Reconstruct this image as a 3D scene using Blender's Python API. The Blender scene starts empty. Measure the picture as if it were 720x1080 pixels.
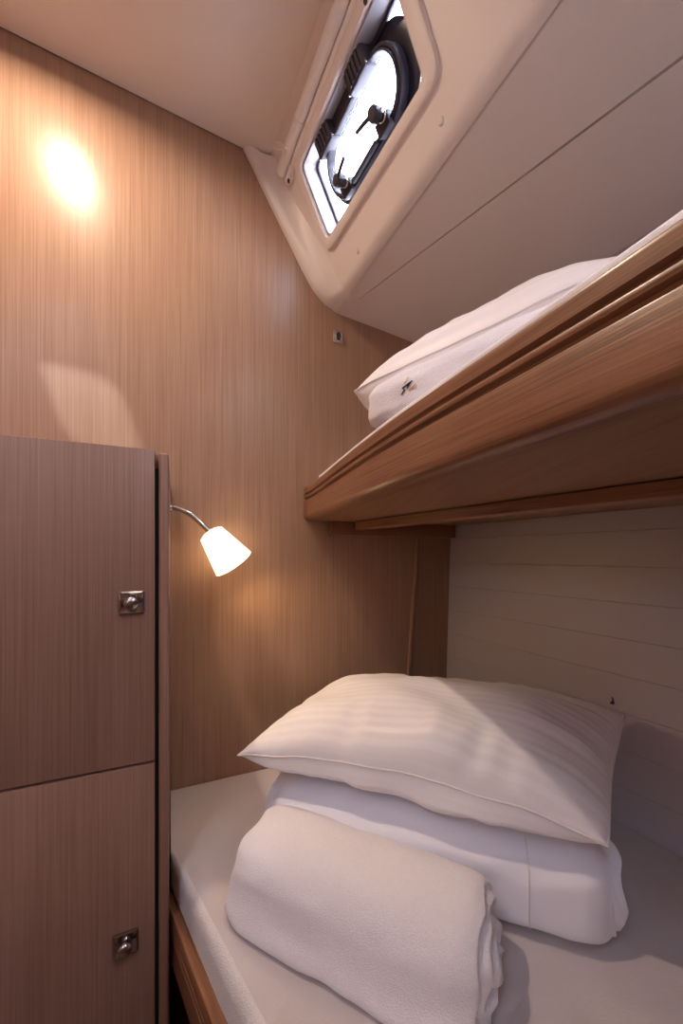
import bpy, bmesh, math, random
from mathutils import Vector, Matrix, noise

random.seed(7)
scene = bpy.context.scene
COL = scene.collection
V = Vector

# ------------------------------------------------------------------ camera
# origin of the world = eye point; z is measured from eye level, floor at FLOOR
F, CX, HY = 400.0, 360.0, 585.0
cam_d = bpy.data.cameras.new('camera')
cam = bpy.data.objects.new('camera', cam_d)
COL.objects.link(cam)
cam.location = (0, 0, 0)
cam.rotation_euler = (math.pi / 2, 0, 0)
cam_d.sensor_fit = 'HORIZONTAL'
cam_d.sensor_width = 36
cam_d.lens = F / 720 * 36
cam_d.shift_y = (HY - 540) / 720
cam_d.clip_start = 0.01
scene.camera = cam

# ------------------------------------------------------------------ world, exposure
SKY = 16.0
world = bpy.data.worlds.new('sky')
scene.world = world
world.use_nodes = True
bg = world.node_tree.nodes['Background']
bg.inputs[0].default_value = (0.93, 0.89, 1.0, 1)
bg.inputs[1].default_value = SKY
vs = scene.view_settings
vs.view_transform = 'Standard'
vs.look = 'None'
vs.exposure = 0.68
vs.gamma = 1.0
vs.use_curve_mapping = False
scene.cycles.max_bounces = 10
scene.cycles.diffuse_bounces = 6
scene.cycles.glossy_bounces = 5
scene.cycles.transparent_max_bounces = 12
scene.cycles.caustics_reflective = False
scene.cycles.caustics_refractive = False
scene.cycles.sample_clamp_indirect = 6

# low sun, reaching the cabin only through the added deck hatches
sun_d = bpy.data.lights.new('sun', 'SUN')
sun_d.energy = 2.6
sun_d.angle = math.radians(1.2)
sun_d.color = (1.0, 0.90, 0.76)
sun = bpy.data.objects.new('sun', sun_d)
COL.objects.link(sun)
sun.rotation_euler = Vector((0.192, -1.008, 0.684)).to_track_quat('Z', 'Y').to_euler()

CEILING_LAMP_W = 5.5
ADDED_LAMP_W = 0.4
READ_LAMP_W = 1.35
WARM = (1.0, 0.765, 0.575)
READ_WARM = (1.0, 0.68, 0.38)

# ------------------------------------------------------------------ cabin frame
# D runs along the wooden bulkhead, N points from the eye square into it
D = V((0.914, 0.405, 0)).normalized()
N = V((-D.y, D.x, 0))
CW = 1.06            # eye to bulkhead
FLOOR = -1.05
ZM = -0.60           # lower mattress top
UP = V((0, 0, 1))


def ray(x, y):
    return V(((x - CX) / F, 1, (HY - y) / F))


def onplane(x, y, p, n):
    r = ray(x, y)
    return r * (p.dot(n) / r.dot(n))


def onz(x, y, z):
    return ray(x, y) * (z * F / (HY - y))


def wallpt(x, y):
    return onplane(x, y, N * CW, N)


def Q(a, c, z):
    return D * a + N * c + UP * z


# coachroof side (sloping panel with the portlight)
SA = onz(287, 160, 1.104)
SB = onz(365, 305, 0.74)
SU = V((0.5375, -1, 0)).normalized()          # towards the viewer
SV = SB - SA
SV -= SU * SV.dot(SU)
SV.normalize()
SN = SU.cross(SV)
SN.normalize()
if SN.z < 0:
    SN.negate()


def S(u, v, o=0.0):
    return SA + SU * u + SV * v + SN * o


CR1 = onplane(365, 305, SA, SN)
CR2 = onplane(575, 0, SA, SN)
CRD = (CR2 - CR1).normalized()
DC = wallpt(425, 357)
DNRM = (CR2 - CR1).cross(DC - CR1).normalized()
if DNRM.z < 0:
    DNRM.negate()
# ceiling plane
CE1 = wallpt(0, 30)
CNRM = SU.cross(CE1 - SA).normalized()
if CNRM.z < 0:
    CNRM.negate()
# hull
HU = V((0.5375, -1, 0)).normalized()
HO = V((0.8808, 0.4734, 0))                    # outboard
HB = V((0.677, 0.752, 0))


def hullpt(t, z, o=0.0):                       # t towards the viewer from HB
    return HB + HU * t + HO * (o + 0.035 * (z - ZM)) + UP * z


def hull_t_at_c(c, z):                         # t where the hull crosses distance c
    p, q = hullpt(0, z), hullpt(1, z)
    return (c - p.dot(N)) / (q.dot(N) - p.dot(N))


# ------------------------------------------------------------------ materials
MATS = {}


def newmat(name):
    m = bpy.data.materials.new(name)
    m.use_nodes = True
    MATS[name] = m
    nt = m.node_tree
    return m, nt, nt.nodes['Principled BSDF'], nt.nodes['Material Output']


def setp(b, **k):
    names = dict(rough='Roughness', metal='Metallic', coat='Coat Weight', coatr='Coat Roughness',
                 sheen='Sheen Weight', spec='Specular IOR Level', trans='Transmission Weight', ior='IOR',
                 sheenr='Sheen Roughness', sss='Subsurface Weight')
    for key, v in k.items():
        b.inputs[names[key]].default_value = v


def plain(name, col, bump=0.0, bscale=200, var=0.0, vscale=4, **k):
    m, nt, b, out = newmat(name)
    b.inputs['Base Color'].default_value = (*col, 1)
    setp(b, **k)
    tc = nt.nodes.new('ShaderNodeTexCoord')
    if var:
        n = nt.nodes.new('ShaderNodeTexNoise')
        n.inputs['Scale'].default_value = vscale
        n.inputs['Detail'].default_value = 4
        nt.links.new(tc.outputs['Object'], n.inputs['Vector'])
        mx = nt.nodes.new('ShaderNodeMix')
        mx.data_type = 'RGBA'
        mx.inputs[6].default_value = (*[c * (1 - var) for c in col], 1)
        mx.inputs[7].default_value = (*[min(1, c * (1 + var)) for c in col], 1)
        nt.links.new(n.outputs['Fac'], mx.inputs[0])
        nt.links.new(mx.outputs[2], b.inputs['Base Color'])
    if bump:
        n = nt.nodes.new('ShaderNodeTexNoise')
        n.inputs['Scale'].default_value = bscale
        n.inputs['Detail'].default_value = 3
        nt.links.new(tc.outputs['Object'], n.inputs['Vector'])
        bp = nt.nodes.new('ShaderNodeBump')
        bp.inputs['Strength'].default_value = bump
        bp.inputs['Distance'].default_value = 0.002
        nt.links.new(n.outputs['Fac'], bp.inputs['Height'])
        nt.links.new(bp.outputs[0], b.inputs['Normal'])
    return m


def wood(name, dark, mid, light, scale, coord='Object', fine=1.0, bump=0.15, **k):
    """straight veneer grain: noise stretched along the axis with the small scale"""
    m, nt, b, out = newmat(name)
    setp(b, **k)
    L = nt.links.new
    tc = nt.nodes.new('ShaderNodeTexCoord')

    def stretched(mul, detail, rough=0.6):
        mp = nt.nodes.new('ShaderNodeMapping')
        mp.inputs['Scale'].default_value = [s * mul if i != big else s for i, s in enumerate(scale)]
        L(tc.outputs[coord], mp.inputs['Vector'])
        n = nt.nodes.new('ShaderNodeTexNoise')
        n.inputs['Scale'].default_value = 1
        n.inputs['Detail'].default_value = detail
        n.inputs['Roughness'].default_value = rough
        L(mp.outputs[0], n.inputs['Vector'])
        return n
    big = min(range(3), key=lambda i: scale[i])
    n1 = stretched(1.0, 5)
    n2 = stretched(0.12, 3)
    n3 = stretched(3.2, 2)
    r = nt.nodes.new('ShaderNodeValToRGB')
    r.color_ramp.elements[0].position = 0.36
    r.color_ramp.elements[0].color = (*dark, 1)
    r.color_ramp.elements[1].position = 0.66
    r.color_ramp.elements[1].color = (*light, 1)
    e = r.color_ramp.elements.new(0.5)
    e.color = (*mid, 1)
    a = nt.nodes.new('ShaderNodeMath')
    a.operation = 'MULTIPLY_ADD'
    a.inputs[1].default_value = 0.50
    L(n1.outputs['Fac'], a.inputs[0])
    a2 = nt.nodes.new('ShaderNodeMath')
    a2.operation = 'MULTIPLY_ADD'
    a2.inputs[1].default_value = 0.20
    L(n2.outputs['Fac'], a2.inputs[0])
    a3 = nt.nodes.new('ShaderNodeMath')
    a3.operation = 'MULTIPLY'
    a3.inputs[1].default_value = 0.30 * fine
    L(n3.outputs['Fac'], a3.inputs[0])
    L(a3.outputs[0], a2.inputs[2])
    L(a2.outputs[0], a.inputs[2])
    L(a.outputs[0], r.inputs['Fac'])
    L(r.outputs[0], b.inputs['Base Color'])
    bp = nt.nodes.new('ShaderNodeBump')
    bp.inputs['Strength'].default_value = bump
    bp.inputs['Distance'].default_value = 0.001
    L(a.outputs[0], bp.inputs['Height'])
    L(bp.outputs[0], b.inputs['Normal'])
    return m


wood('oak_veneer', (0.285, 0.165, 0.106), (0.36, 0.220, 0.146), (0.43, 0.276, 0.190), (260, 260, 3.0),
     rough=0.30, spec=0.30)
wood('oak_locker', (0.220, 0.116, 0.078), (0.278, 0.154, 0.107), (0.335, 0.194, 0.140), (300, 300, 3.0),
     rough=0.42, spec=0.35)
wood('oak_solid', (0.105, 0.039, 0.016), (0.24, 0.105, 0.049), (0.32, 0.153, 0.077), (5, 210, 210), coord='UV',
     bump=0.35, rough=0.38, spec=0.45, coat=0.25, coatr=0.2)
wood('oak_under', (0.24, 0.12, 0.065), (0.30, 0.16, 0.09), (0.35, 0.195, 0.115), (60, 3, 60), rough=0.5)
plain('liner', (0.80, 0.73, 0.695), var=0.02, vscale=3, rough=0.38, spec=0.4)
plain('headliner', (0.82, 0.75, 0.70), bump=0.05, bscale=90, var=0.02, rough=0.6)
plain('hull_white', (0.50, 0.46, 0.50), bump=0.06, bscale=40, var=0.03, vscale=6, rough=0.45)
plain('dark_gap', (0.02, 0.014, 0.01), rough=0.9)
plain('floor_ply', (0.12, 0.055, 0.03), rough=0.5, var=0.2)
plain('chrome', (0.72, 0.70, 0.68), metal=1.0, rough=0.12)
plain('latch_metal', (0.42, 0.39, 0.39), metal=1.0, rough=0.18)
plain('dark_plastic', (0.050, 0.044, 0.058), rough=0.5, spec=0.3)
plain('reveal_grey', (0.40, 0.40, 0.45), rough=0.5)
plain('dark_glass_print', (0.018, 0.016, 0.028), rough=0.25)
plain('rubber', (0.045, 0.045, 0.075), rough=0.5)
plain('white_plastic', (0.78, 0.77, 0.78), rough=0.4)
plain('blind_cloth', (0.90, 0.87, 0.85), bump=0.2, bscale=300, rough=0.8, sheen=0.2)
plain('cord', (0.86, 0.80, 0.76), rough=0.7)
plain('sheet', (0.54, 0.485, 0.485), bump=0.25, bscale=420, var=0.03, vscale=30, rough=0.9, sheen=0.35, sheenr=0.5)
plain('terry_side', (0.66, 0.62, 0.62), bump=0.9, bscale=480, var=0.10, vscale=160, rough=0.95, sheen=0.5, sheenr=0.5)
plain('cotton', (0.87, 0.88, 0.95), bump=0.10, bscale=60, rough=0.75, sheen=0.2)
plain('terry', (0.88, 0.86, 0.91), bump=0.75, bscale=520, var=0.05, vscale=220, rough=0.95, sheen=0.5, sheenr=0.5)
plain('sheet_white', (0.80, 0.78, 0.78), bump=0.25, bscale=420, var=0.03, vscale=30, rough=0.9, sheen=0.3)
plain('piping_white', (0.82, 0.79, 0.78), rough=0.7)
plain('navy_thread', (0.012, 0.014, 0.04), rough=0.7)
plain('gold_thread', (0.62, 0.42, 0.10), rough=0.7)
plain('orange_thread', (0.75, 0.42, 0.20), rough=0.7)


def satin():
    m, nt, b, out = newmat('satin_stripe')
    L = nt.links.new
    tc = nt.nodes.new('ShaderNodeTexCoord')
    sp = nt.nodes.new('ShaderNodeSeparateXYZ')
    L(tc.outputs['UV'], sp.inputs[0])
    mu = nt.nodes.new('ShaderNodeMath')
    mu.operation = 'MULTIPLY'
    mu.inputs[1].default_value = 21
    L(sp.outputs[1], mu.inputs[0])
    fr = nt.nodes.new('ShaderNodeMath')
    fr.operation = 'PINGPONG'
    fr.inputs[1].default_value = 0.5
    L(mu.outputs[0], fr.inputs[0])
    r = nt.nodes.new('ShaderNodeMapRange')
    r.inputs['From Min'].default_value = 0.20
    r.inputs['From Max'].default_value = 0.30
    L(fr.outputs[0], r.inputs['Value'])
    mx = nt.nodes.new('ShaderNodeMix')
    mx.data_type = 'RGBA'
    mx.inputs[6].default_value = (0.91, 0.89, 0.91, 1)
    mx.inputs[7].default_value = (0.87, 0.845, 0.865, 1)
    L(r.outputs[0], mx.inputs[0])
    L(mx.outputs[2], b.inputs['Base Color'])
    m2 = nt.nodes.new('ShaderNodeMapRange')
    m2.inputs['To Min'].default_value = 0.42
    m2.inputs['To Max'].default_value = 0.75
    L(r.outputs[0], m2.inputs['Value'])
    L(m2.outputs[0], b.inputs['Roughness'])
    n = nt.nodes.new('ShaderNodeTexNoise')
    n.inputs['Scale'].default_value = 28
    n.inputs['Detail'].default_value = 3
    L(tc.outputs['Object'], n.inputs['Vector'])
    bp = nt.nodes.new('ShaderNodeBump')
    bp.inputs['Strength'].default_value = 0.25
    bp.inputs['Distance'].default_value = 0.003
    L(n.outputs['Fac'], bp.inputs['Height'])
    L(bp.outputs[0], b.inputs['Normal'])
    setp(b, sheen=0.2, spec=0.4)


satin()


def glass(name, tint, frost=0.0):
    """thin pane: lets light straight through, reflects a little"""
    m, nt, b, out = newmat(name)
    nt.nodes.remove(b)
    tr = nt.nodes.new('ShaderNodeBsdfTransparent')
    tr.inputs[0].default_value = (*tint, 1)
    gl = nt.nodes.new('ShaderNodeBsdfGlossy')
    gl.inputs['Roughness'].default_value = 0.03
    mx = nt.nodes.new('ShaderNodeMixShader')
    mx.inputs[0].default_value = 0.05
    nt.links.new(tr.outputs[0], mx.inputs[1])
    nt.links.new(gl.outputs[0], mx.inputs[2])
    last = mx
    if frost:
        ts = nt.nodes.new('ShaderNodeBsdfTranslucent')
        ts.inputs[0].default_value = (*tint, 1)
        m2 = nt.nodes.new('ShaderNodeMixShader')
        m2.inputs[0].default_value = frost
        nt.links.new(mx.outputs[0], m2.inputs[1])
        nt.links.new(ts.outputs[0], m2.inputs[2])
        last = m2
    nt.links.new(last.outputs[0], out.inputs[0])


glass('clear_pane', (0.93, 0.97, 1.0))
glass('added_hatch_acrylic', (0.86, 0.93, 1.0), frost=0.25)


def emit(name, col, s):
    m, nt, b, out = newmat(name)
    b.inputs['Base Color'].default_value = (*col, 1)
    b.inputs['Emission Color'].default_value = (*col, 1)
    b.inputs['Emission Strength'].default_value = s


emit('lamp_lens', (1.0, 0.80, 0.55), 4)
emit('bulb', (1.0, 0.78, 0.5), 25)


def shade_mat():
    m, nt, b, out = newmat('opal_glass')
    L = nt.links.new
    b.inputs['Base Color'].default_value = (0.9, 0.84, 0.74, 1)
    b.inputs['Emission Color'].default_value = (1.0, 0.90, 0.76, 1)
    b.inputs['Emission Strength'].default_value = 0.12
    setp(b, rough=0.35)
    ts = nt.nodes.new('ShaderNodeBsdfTranslucent')
    ts.inputs[0].default_value = (0.90, 0.93, 0.96, 1)
    mx = nt.nodes.new('ShaderNodeMixShader')
    mx.inputs[0].default_value = 0.5
    L(b.outputs[0], mx.inputs[1])
    L(ts.outputs[0], mx.inputs[2])
    L(mx.outputs[0], out.inputs[0])


shade_mat()


# ------------------------------------------------------------------ mesh helpers
def mesh(name, vs_, fs, mat, parent=None, smooth=0, uvs=None):
    """smooth: angle in degrees under which edges are shaded smooth"""
    me = bpy.data.meshes.new(name)
    me.from_pydata([tuple(v) for v in vs_], [], [tuple(f) for f in fs])
    if uvs is not None:
        ul = me.uv_layers.new(name='UVMap')
        for lp in me.loops:
            ul.data[lp.index].uv = uvs[lp.vertex_index]
    bm = bmesh.new()
    bm.from_mesh(me)
    bmesh.ops.recalc_face_normals(bm, faces=bm.faces)
    bm.to_mesh(me)
    bm.free()
    return link(name, me, mat, parent, smooth)


def link(name, me, mat, parent=None, smooth=0):
    if isinstance(mat, str):
        mat = MATS[mat]
    me.materials.append(mat)
    if smooth:
        for p in me.polygons:
            p.use_smooth = True
        me.set_sharp_from_angle(angle=math.radians(smooth))
    o = bpy.data.objects.new(name, me)
    COL.objects.link(o)
    if parent is not None:
        o.parent = parent
        o.matrix_parent_inverse = parent.matrix_world.inverted()
    return o


def thing(name, loc, label, cat, group=None, kind=None):
    e = bpy.data.objects.new(name, None)
    COL.objects.link(e)
    e.location = loc
    e.empty_display_size = 0.05
    e.matrix_world = Matrix.Translation(loc)
    tag(e, label, cat, group, kind)
    return e


def tag(o, label=None, cat=None, group=None, kind=None):
    if label:
        o['label'] = label
    if cat:
        o['category'] = cat
    if group:
        o['group'] = group
    if kind:
        o['kind'] = kind
    return o


def box8(corners, name, mat, parent=None, bevel=0.0, seg=2, smooth=30):
    """corners: four bottom then four top points"""
    f = [(0, 3, 2, 1), (4, 5, 6, 7), (0, 1, 5, 4), (1, 2, 6, 5), (2, 3, 7, 6), (3, 0, 4, 7)]
    me = bpy.data.meshes.new(name)
    me.from_pydata([tuple(c) for c in corners], [], f)
    bm = bmesh.new()
    bm.from_mesh(me)
    bmesh.ops.recalc_face_normals(bm, faces=bm.faces)
    if bevel:
        bmesh.ops.bevel(bm, geom=list(bm.edges), offset=bevel, segments=seg, affect='EDGES', profile=0.5)
    bm.to_mesh(me)
    bm.free()
    return link(name, me, mat, parent, smooth if bevel else 0)


def obox(name, o, ax, ay, az, x0, x1, y0, y1, z0, z1, mat, parent=None, bevel=0.0, seg=2):
    c = [o + ax * x + ay * y + az * z for z in (z0, z1) for x, y in ((x0, y0), (x1, y0), (x1, y1), (x0, y1))]
    return box8(c, name, mat, parent, bevel, seg)


def cabbox(name, a0, a1, c0, c1, z0, z1, mat, parent=None, bevel=0.0, seg=2):
    return obox(name, V(), D, N, UP, a0, a1, c0, c1, z0, z1, mat, parent, bevel, seg)


def panel(name, outer, holes, thick, mat, parent=None):
    """flat panel with holes, extruded by the vector thick"""
    bm = bmesh.new()
    loops = []
    for lp in [outer] + holes:
        vv = [bm.verts.new(p) for p in lp]
        loops.append([bm.edges.new((vv[i], vv[(i + 1) % len(vv)])) for i in range(len(vv))])
    edges = [e for l in loops for e in l]
    bmesh.ops.triangle_fill(bm, use_beauty=True, use_dissolve=False, edges=edges)
    r = bmesh.ops.extrude_face_region(bm, geom=list(bm.faces))
    bmesh.ops.translate(bm, vec=thick, verts=[g for g in r['geom'] if isinstance(g, bmesh.types.BMVert)])
    bmesh.ops.recalc_face_normals(bm, faces=bm.faces)
    me = bpy.data.meshes.new(name)
    bm.to_mesh(me)
    bm.free()
    return link(name, me, mat, parent)


def catmull(pts, n):
    out = []
    P = [pts[0] * 2 - pts[1]] + list(pts) + [pts[-1] * 2 - pts[-2]]
    for i in range(1, len(P) - 2):
        for k in range(n):
            t = k / n
            a, b, c, d = P[i - 1], P[i], P[i + 1], P[i + 2]
            out.append(0.5 * ((2 * b) + (c - a) * t + (2 * a - 5 * b + 4 * c - d) * t * t + (3 * b - a - 3 * c + d) * t ** 3))
    out.append(pts[-1].copy())
    return out


def sweep(name, path, prof, mat, parent=None, smooth=35):
    """closed profile of (offset to the right of travel, height) swept along a level path"""
    vs_, fs, uv = [], [], []
    L = 0
    n = len(prof)
    per = [0]
    for i in range(1, n):
        per.append(per[-1] + math.dist(prof[i], prof[i - 1]))
    for i, p in enumerate(path):
        d = (path[min(i + 1, len(path) - 1)] - path[max(i - 1, 0)]).normalized()
        r = V((d.y, -d.x, 0)).normalized()
        if i:
            L += (p - path[i - 1]).length
        for k, (o, z) in enumerate(prof):
            vs_.append(p + r * o + UP * z)
            uv.append((L, per[k]))
    for i in range(len(path) - 1):
        for k in range(n):
            a, b = i * n + k, i * n + (k + 1) % n
            fs.append((a, b, b + n, a + n))
    fs.append(tuple(range(n)))
    fs.append(tuple(range((len(path) - 1) * n, len(path) * n)))
    return mesh(name, vs_, fs, mat, parent, smooth, uv)


def frames(path):
    out = []
    up = UP
    for i, p in enumerate(path):
        d = (path[min(i + 1, len(path) - 1)] - path[max(i - 1, 0)]).normalized()
        if abs(d.dot(up)) > 0.95:
            up = V((1, 0, 0))
        s = d.cross(up).normalized()
        up2 = s.cross(d).normalized()
        up = up2
        out.append((s, up2))
    return out


def tube(name, path, r, mat, parent=None, n=10, closed=False, flat=1.0):
    fr = frames(path)
    vs_, fs = [], []
    m = len(path)
    rr = r if isinstance(r, (list, tuple)) else [r] * m
    for p, (s, u), q in zip(path, fr, rr):
        for k in range(n):
            t = 2 * math.pi * k / n
            vs_.append(p + s * (q * math.cos(t)) + u * (q * flat * math.sin(t)))
    for i in range(m if closed else m - 1):
        for k in range(n):
            a, b = i * n + k, i * n + (k + 1) % n
            c, d = ((i + 1) % m) * n + (k + 1) % n, ((i + 1) % m) * n + k
            fs.append((a, b, c, d))
    if not closed:
        fs.append(tuple(range(n)))
        fs.append(tuple(range((m - 1) * n, m * n)))
    return mesh(name, vs_, fs, mat, parent, 50)


def lathe(name, prof, origin, axis, mat, parent=None, n=32, smooth=40, closed_ends=True):
    """prof: (radius, height along axis)"""
    axis = axis.normalized()
    s = axis.cross(V((0.3, 0.9, 0.2))).normalized()
    t = axis.cross(s)
    vs_, fs = [], []
    for r, h in prof:
        for k in range(n):
            a = 2 * math.pi * k / n
            vs_.append(origin + axis * h + s * (max(r, 1e-5) * math.cos(a)) + t * (max(r, 1e-5) * math.sin(a)))
    for i in range(len(prof) - 1):
        for k in range(n):
            a, b = i * n + k, i * n + (k + 1) % n
            fs.append((a, b, b + n, a + n))
    if closed_ends:
        fs.append(tuple(range(n)))
        fs.append(tuple(range((len(prof) - 1) * n, len(prof) * n)))
    return mesh(name, vs_, fs, mat, parent, smooth)


def rrect(u0, u1, v0, v1, r, seg=8):
    out = []
    for cu, cv, a0 in ((u1 - r, v1 - r, 0), (u0 + r, v1 - r, 90), (u0 + r, v0 + r, 180), (u1 - r, v0 + r, 270)):
        for k in range(seg + 1):
            a = math.radians(a0 + 90 * k / seg)
            out.append((cu + r * math.cos(a), cv + r * math.sin(a)))
    return out


def ring(name, inner, outer, o0, o1, mat, parent, place, inset=0.0, smooth=35):
    """frame between two closed 2-D loops of equal length, from depth o0 to o1 (room side) with an eased edge"""
    n = len(inner)
    rows = []

    def mix(t):
        return [(a[0] + (b[0] - a[0]) * t, a[1] + (b[1] - a[1]) * t) for a, b in zip(inner, outer)]
    e = inset
    for t, o in ((0, o0), (0, o1 + (o0 - o1) * 0.3), (e * 0.3, o1 + (o0 - o1) * 0.08), (e, o1), (1 - e, o1),
                 (1 - e * 0.3, o1 + (o0 - o1) * 0.08), (1, o1 + (o0 - o1) * 0.3), (1, o0)):
        rows.append([place(u, v, o) for u, v in mix(t)])
    vs_ = [p for r in rows for p in r]
    fs = []
    m = len(rows)
    for i in range(m):
        for k in range(n):
            j = (i + 1) % m
            fs.append((i * n + k, i * n + (k + 1) % n, j * n + (k + 1) % n, j * n + k))
    return mesh(name, vs_, fs, mat, parent, smooth)


# ================================================================== the cabin shell
A_LEFT, C_BACK = -1.20, -1.35

fl = panel('floor', [Q(A_LEFT - .1, C_BACK - .1, FLOOR), Q(2.2, C_BACK - .1, FLOOR), Q(2.2, CW + .1, FLOOR), Q(A_LEFT - .1, CW + .1, FLOOR)],
           [], UP * -0.03, 'floor_ply')
tag(fl, 'dark brown cabin floor beside the lower bunk', 'floor', kind='structure')

# bulkhead: main veneer panel, corner panel behind it and the lighter edge strip between the two
wf = thing('wall_front', Q(0.2, CW, FLOOR), 'light oak veneer bulkhead with vertical grain behind the reading lamp', 'wall', kind='structure')
e_t, e_b = wallpt(438.5, 568), wallpt(429.5, 705)
ed = (e_b - e_t) / (e_b.z - e_t.z)


def edge_at(z):
    return e_t + ed * (z - e_t.z)


def line_c(p, d, c):
    return p + d * ((c - p.dot(N)) / d.dot(N))


wt1 = wallpt(352, 300)
wt2 = line_c(SA, SU, CW)
w1 = panel('veneer_panel', [Q(A_LEFT, CW, FLOOR), edge_at(FLOOR), edge_at(.73), V((wt1.x + .03, wt1.y + .0133, .765)), V((wt2.x + .04, wt2.y + .0177, 1.16)), Q(A_LEFT, CW, 1.3)],
           [], N * .03, 'oak_veneer', wf)
w2 = cabbox('corner_panel', 0.60, 2.2, CW + 0.012, CW + .04, FLOOR, .72, 'oak_veneer', wf)
p0, p1 = edge_at(ZM - .1), edge_at(0.30)
box8([p0 + D * k_ + N * n_ for k_, n_ in ((-.002, -.007), (.010, -.007), (.010, .02), (-.002, .02))] +
     [p1 + D * k_ + N * n_ for k_, n_ in ((-.002, -.007), (.010, -.007), (.010, .02), (-.002, .02))], 'edge_strip', 'oak_veneer', wf, 0.003)

DC0, DC1, DZ0, DZ1 = -0.82, -0.60, 0.40, 0.60       # unseen opening added in the side partition for low daylight
wl = panel('wall_left', [Q(A_LEFT, C_BACK, FLOOR), Q(A_LEFT, CW + .03, FLOOR), Q(A_LEFT, CW + .03, 1.4), Q(A_LEFT, C_BACK, 1.4)],
           [[Q(A_LEFT, DC0, DZ0), Q(A_LEFT, DC1, DZ0), Q(A_LEFT, DC1, DZ1), Q(A_LEFT, DC0, DZ1)]], D * -.03, 'oak_veneer')
tag(wl, 'oak veneer side partition out of sight beyond the locker', 'wall', kind='structure')
wb = cabbox('wall_back', A_LEFT - .03, 2.2, C_BACK - .03, C_BACK, FLOOR, 1.4, 'oak_veneer')
dr = thing('added_opening', Q(A_LEFT, (DC0 + DC1) / 2, DZ0), 'oak framed opening added out of view in the side partition for daylight', 'window', kind='structure')
bpy.context.view_layer.update()
for c0_, c1_, z0_, z1_ in ((DC0 - .04, DC0, DZ0 - .04, DZ1 + .04), (DC1, DC1 + .04, DZ0 - .04, DZ1 + .04), (DC0, DC1, DZ1, DZ1 + .04), (DC0, DC1, DZ0 - .04, DZ0)):
    cabbox('added_opening_casing', A_LEFT - .04, A_LEFT + .012, c0_, c1_, z0_, z1_, 'oak_solid', dr, .003)
tag(wb, 'oak veneer partition at the entrance end of the cabin', 'wall', kind='structure')


# ceiling with two unseen hatches added to light the cabin
def on_ceil(p):
    d = CNRM
    return V((p.x, p.y, (CE1.dot(d) - p.x * d.x - p.y * d.y) / d.z))


gap = 0.004
top1 = SA - SU * 0.3
top2 = SA + SU * 2.6


def ceil_at(a, c):
    return on_ceil(Q(a, c, 0))


# right border of the ceiling = top line of the sloping side, clipped by bulkhead and back wall
# (centre a, centre c, half width, half length, corner radius)
ADDED_HATCHES = ((-0.95, -0.80, .20, .22, .06), (-0.46, -0.16, .088, .16, .06))  # large one follows the bulkhead glare; narrow one invented to shape the sun patch
outer = [ceil_at(A_LEFT - .02, CW - gap), line_c(SA, SU, CW - gap), line_c(SA, SU, C_BACK - .02), ceil_at(A_LEFT - .02, C_BACK - .02)]
hl = [[ceil_at(ha + u, hc + v) for u, v in rrect(-hw_, hw_, -hl_, hl_, hr_)] for ha, hc, hw_, hl_, hr_ in ADDED_HATCHES]
ce = panel('ceiling', outer, hl, CNRM * 0.03, 'headliner')
tag(ce, 'smooth beige headliner above the oak bulkhead', 'ceiling', kind='structure')
sealo = [p + CNRM * .031 for p in [ceil_at(A_LEFT - .1, CW + .1), line_c(SA, SU, CW + .1), line_c(SA, SU, CW - .1), ceil_at(A_LEFT - .1, CW - .1)]]
sl = panel('trim_1', sealo, [], CNRM * .02, 'dark_gap')
tag(sl, 'dark shadow gap between headliner and oak bulkhead', 'trim', kind='structure')

added_hatch_portals = []
for hn_, (ha, hc, hw_, hl_, hr_) in enumerate(ADDED_HATCHES):
    wd2 = thing(('added_hatch_large', 'added_hatch_narrow')[hn_], ceil_at(ha, hc), ('large frosted hatch added out of view in the ceiling for daylight', 'narrow frosted hatch added out of view to cast the sun patch')[hn_], 'hatch', kind='structure')
    bpy.context.view_layer.update()

    def HP(u, v, o):
        return ceil_at(ha + u, hc + v) + CNRM * o
    ring('added_hatch_frame', rrect(-hw_ + .003, hw_ - .003, -hl_ + .003, hl_ - .003, hr_ - .003), rrect(-hw_ - .03, hw_ + .03, -hl_ - .03, hl_ + .03, hr_ + .02), .028, -.012,
         'white_plastic', wd2, HP, .25)
    panel('added_hatch_pane', [HP(u, v, .02) for u, v in rrect(-hw_, hw_, -hl_, hl_, hr_)], [], CNRM * .004, 'added_hatch_acrylic', wd2)
    added_hatch_portals.append((HP(0, 0, .035), 2 * hw_, 2 * hl_, wd2))

# sloping coachroof side with the portlight opening
UO0, UO1, VO0, VO1 = 0.088, 0.478, 0.108, 0.286
hole = [S(u, v) for u, v in rrect(UO0, UO1, VO0, VO1, .018)]


AO0, AO1, AV0, AV1 = 0.92, 1.60, 0.07, 0.32      # unseen aft window, added to light the ceiling
hole2 = [S(u, v) for u, v in rrect(AO0, AO1, AV0, AV1, .03)]


def crease(t, back=0.0):
    return CR1 + CRD * t


rc = 0.022     # radius of the soft crease


def slope_edge(t):      # on the slope, rc above the crease
    p = crease(t)
    w = CRD.cross(SN).normalized()
    if w.z < 0:
        w.negate()
    return p + w * rc


def deck_edge(t):
    p = crease(t)
    w = CRD.cross(DNRM).normalized()
    if w.dot(HO) < 0:
        w.negate()
    return p + w * rc


t_far = -0.16
t_near = 2.3
wu = panel('wall_coachroof_side', [S(-.16, -.0), slope_edge(t_far), slope_edge(t_near), S(2.4, 0.0)], [hole, hole2], SN * 0.02, 'liner')
tag(wu, 'beige moulded sloping cabin side around the small window', 'wall', kind='structure')

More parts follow.
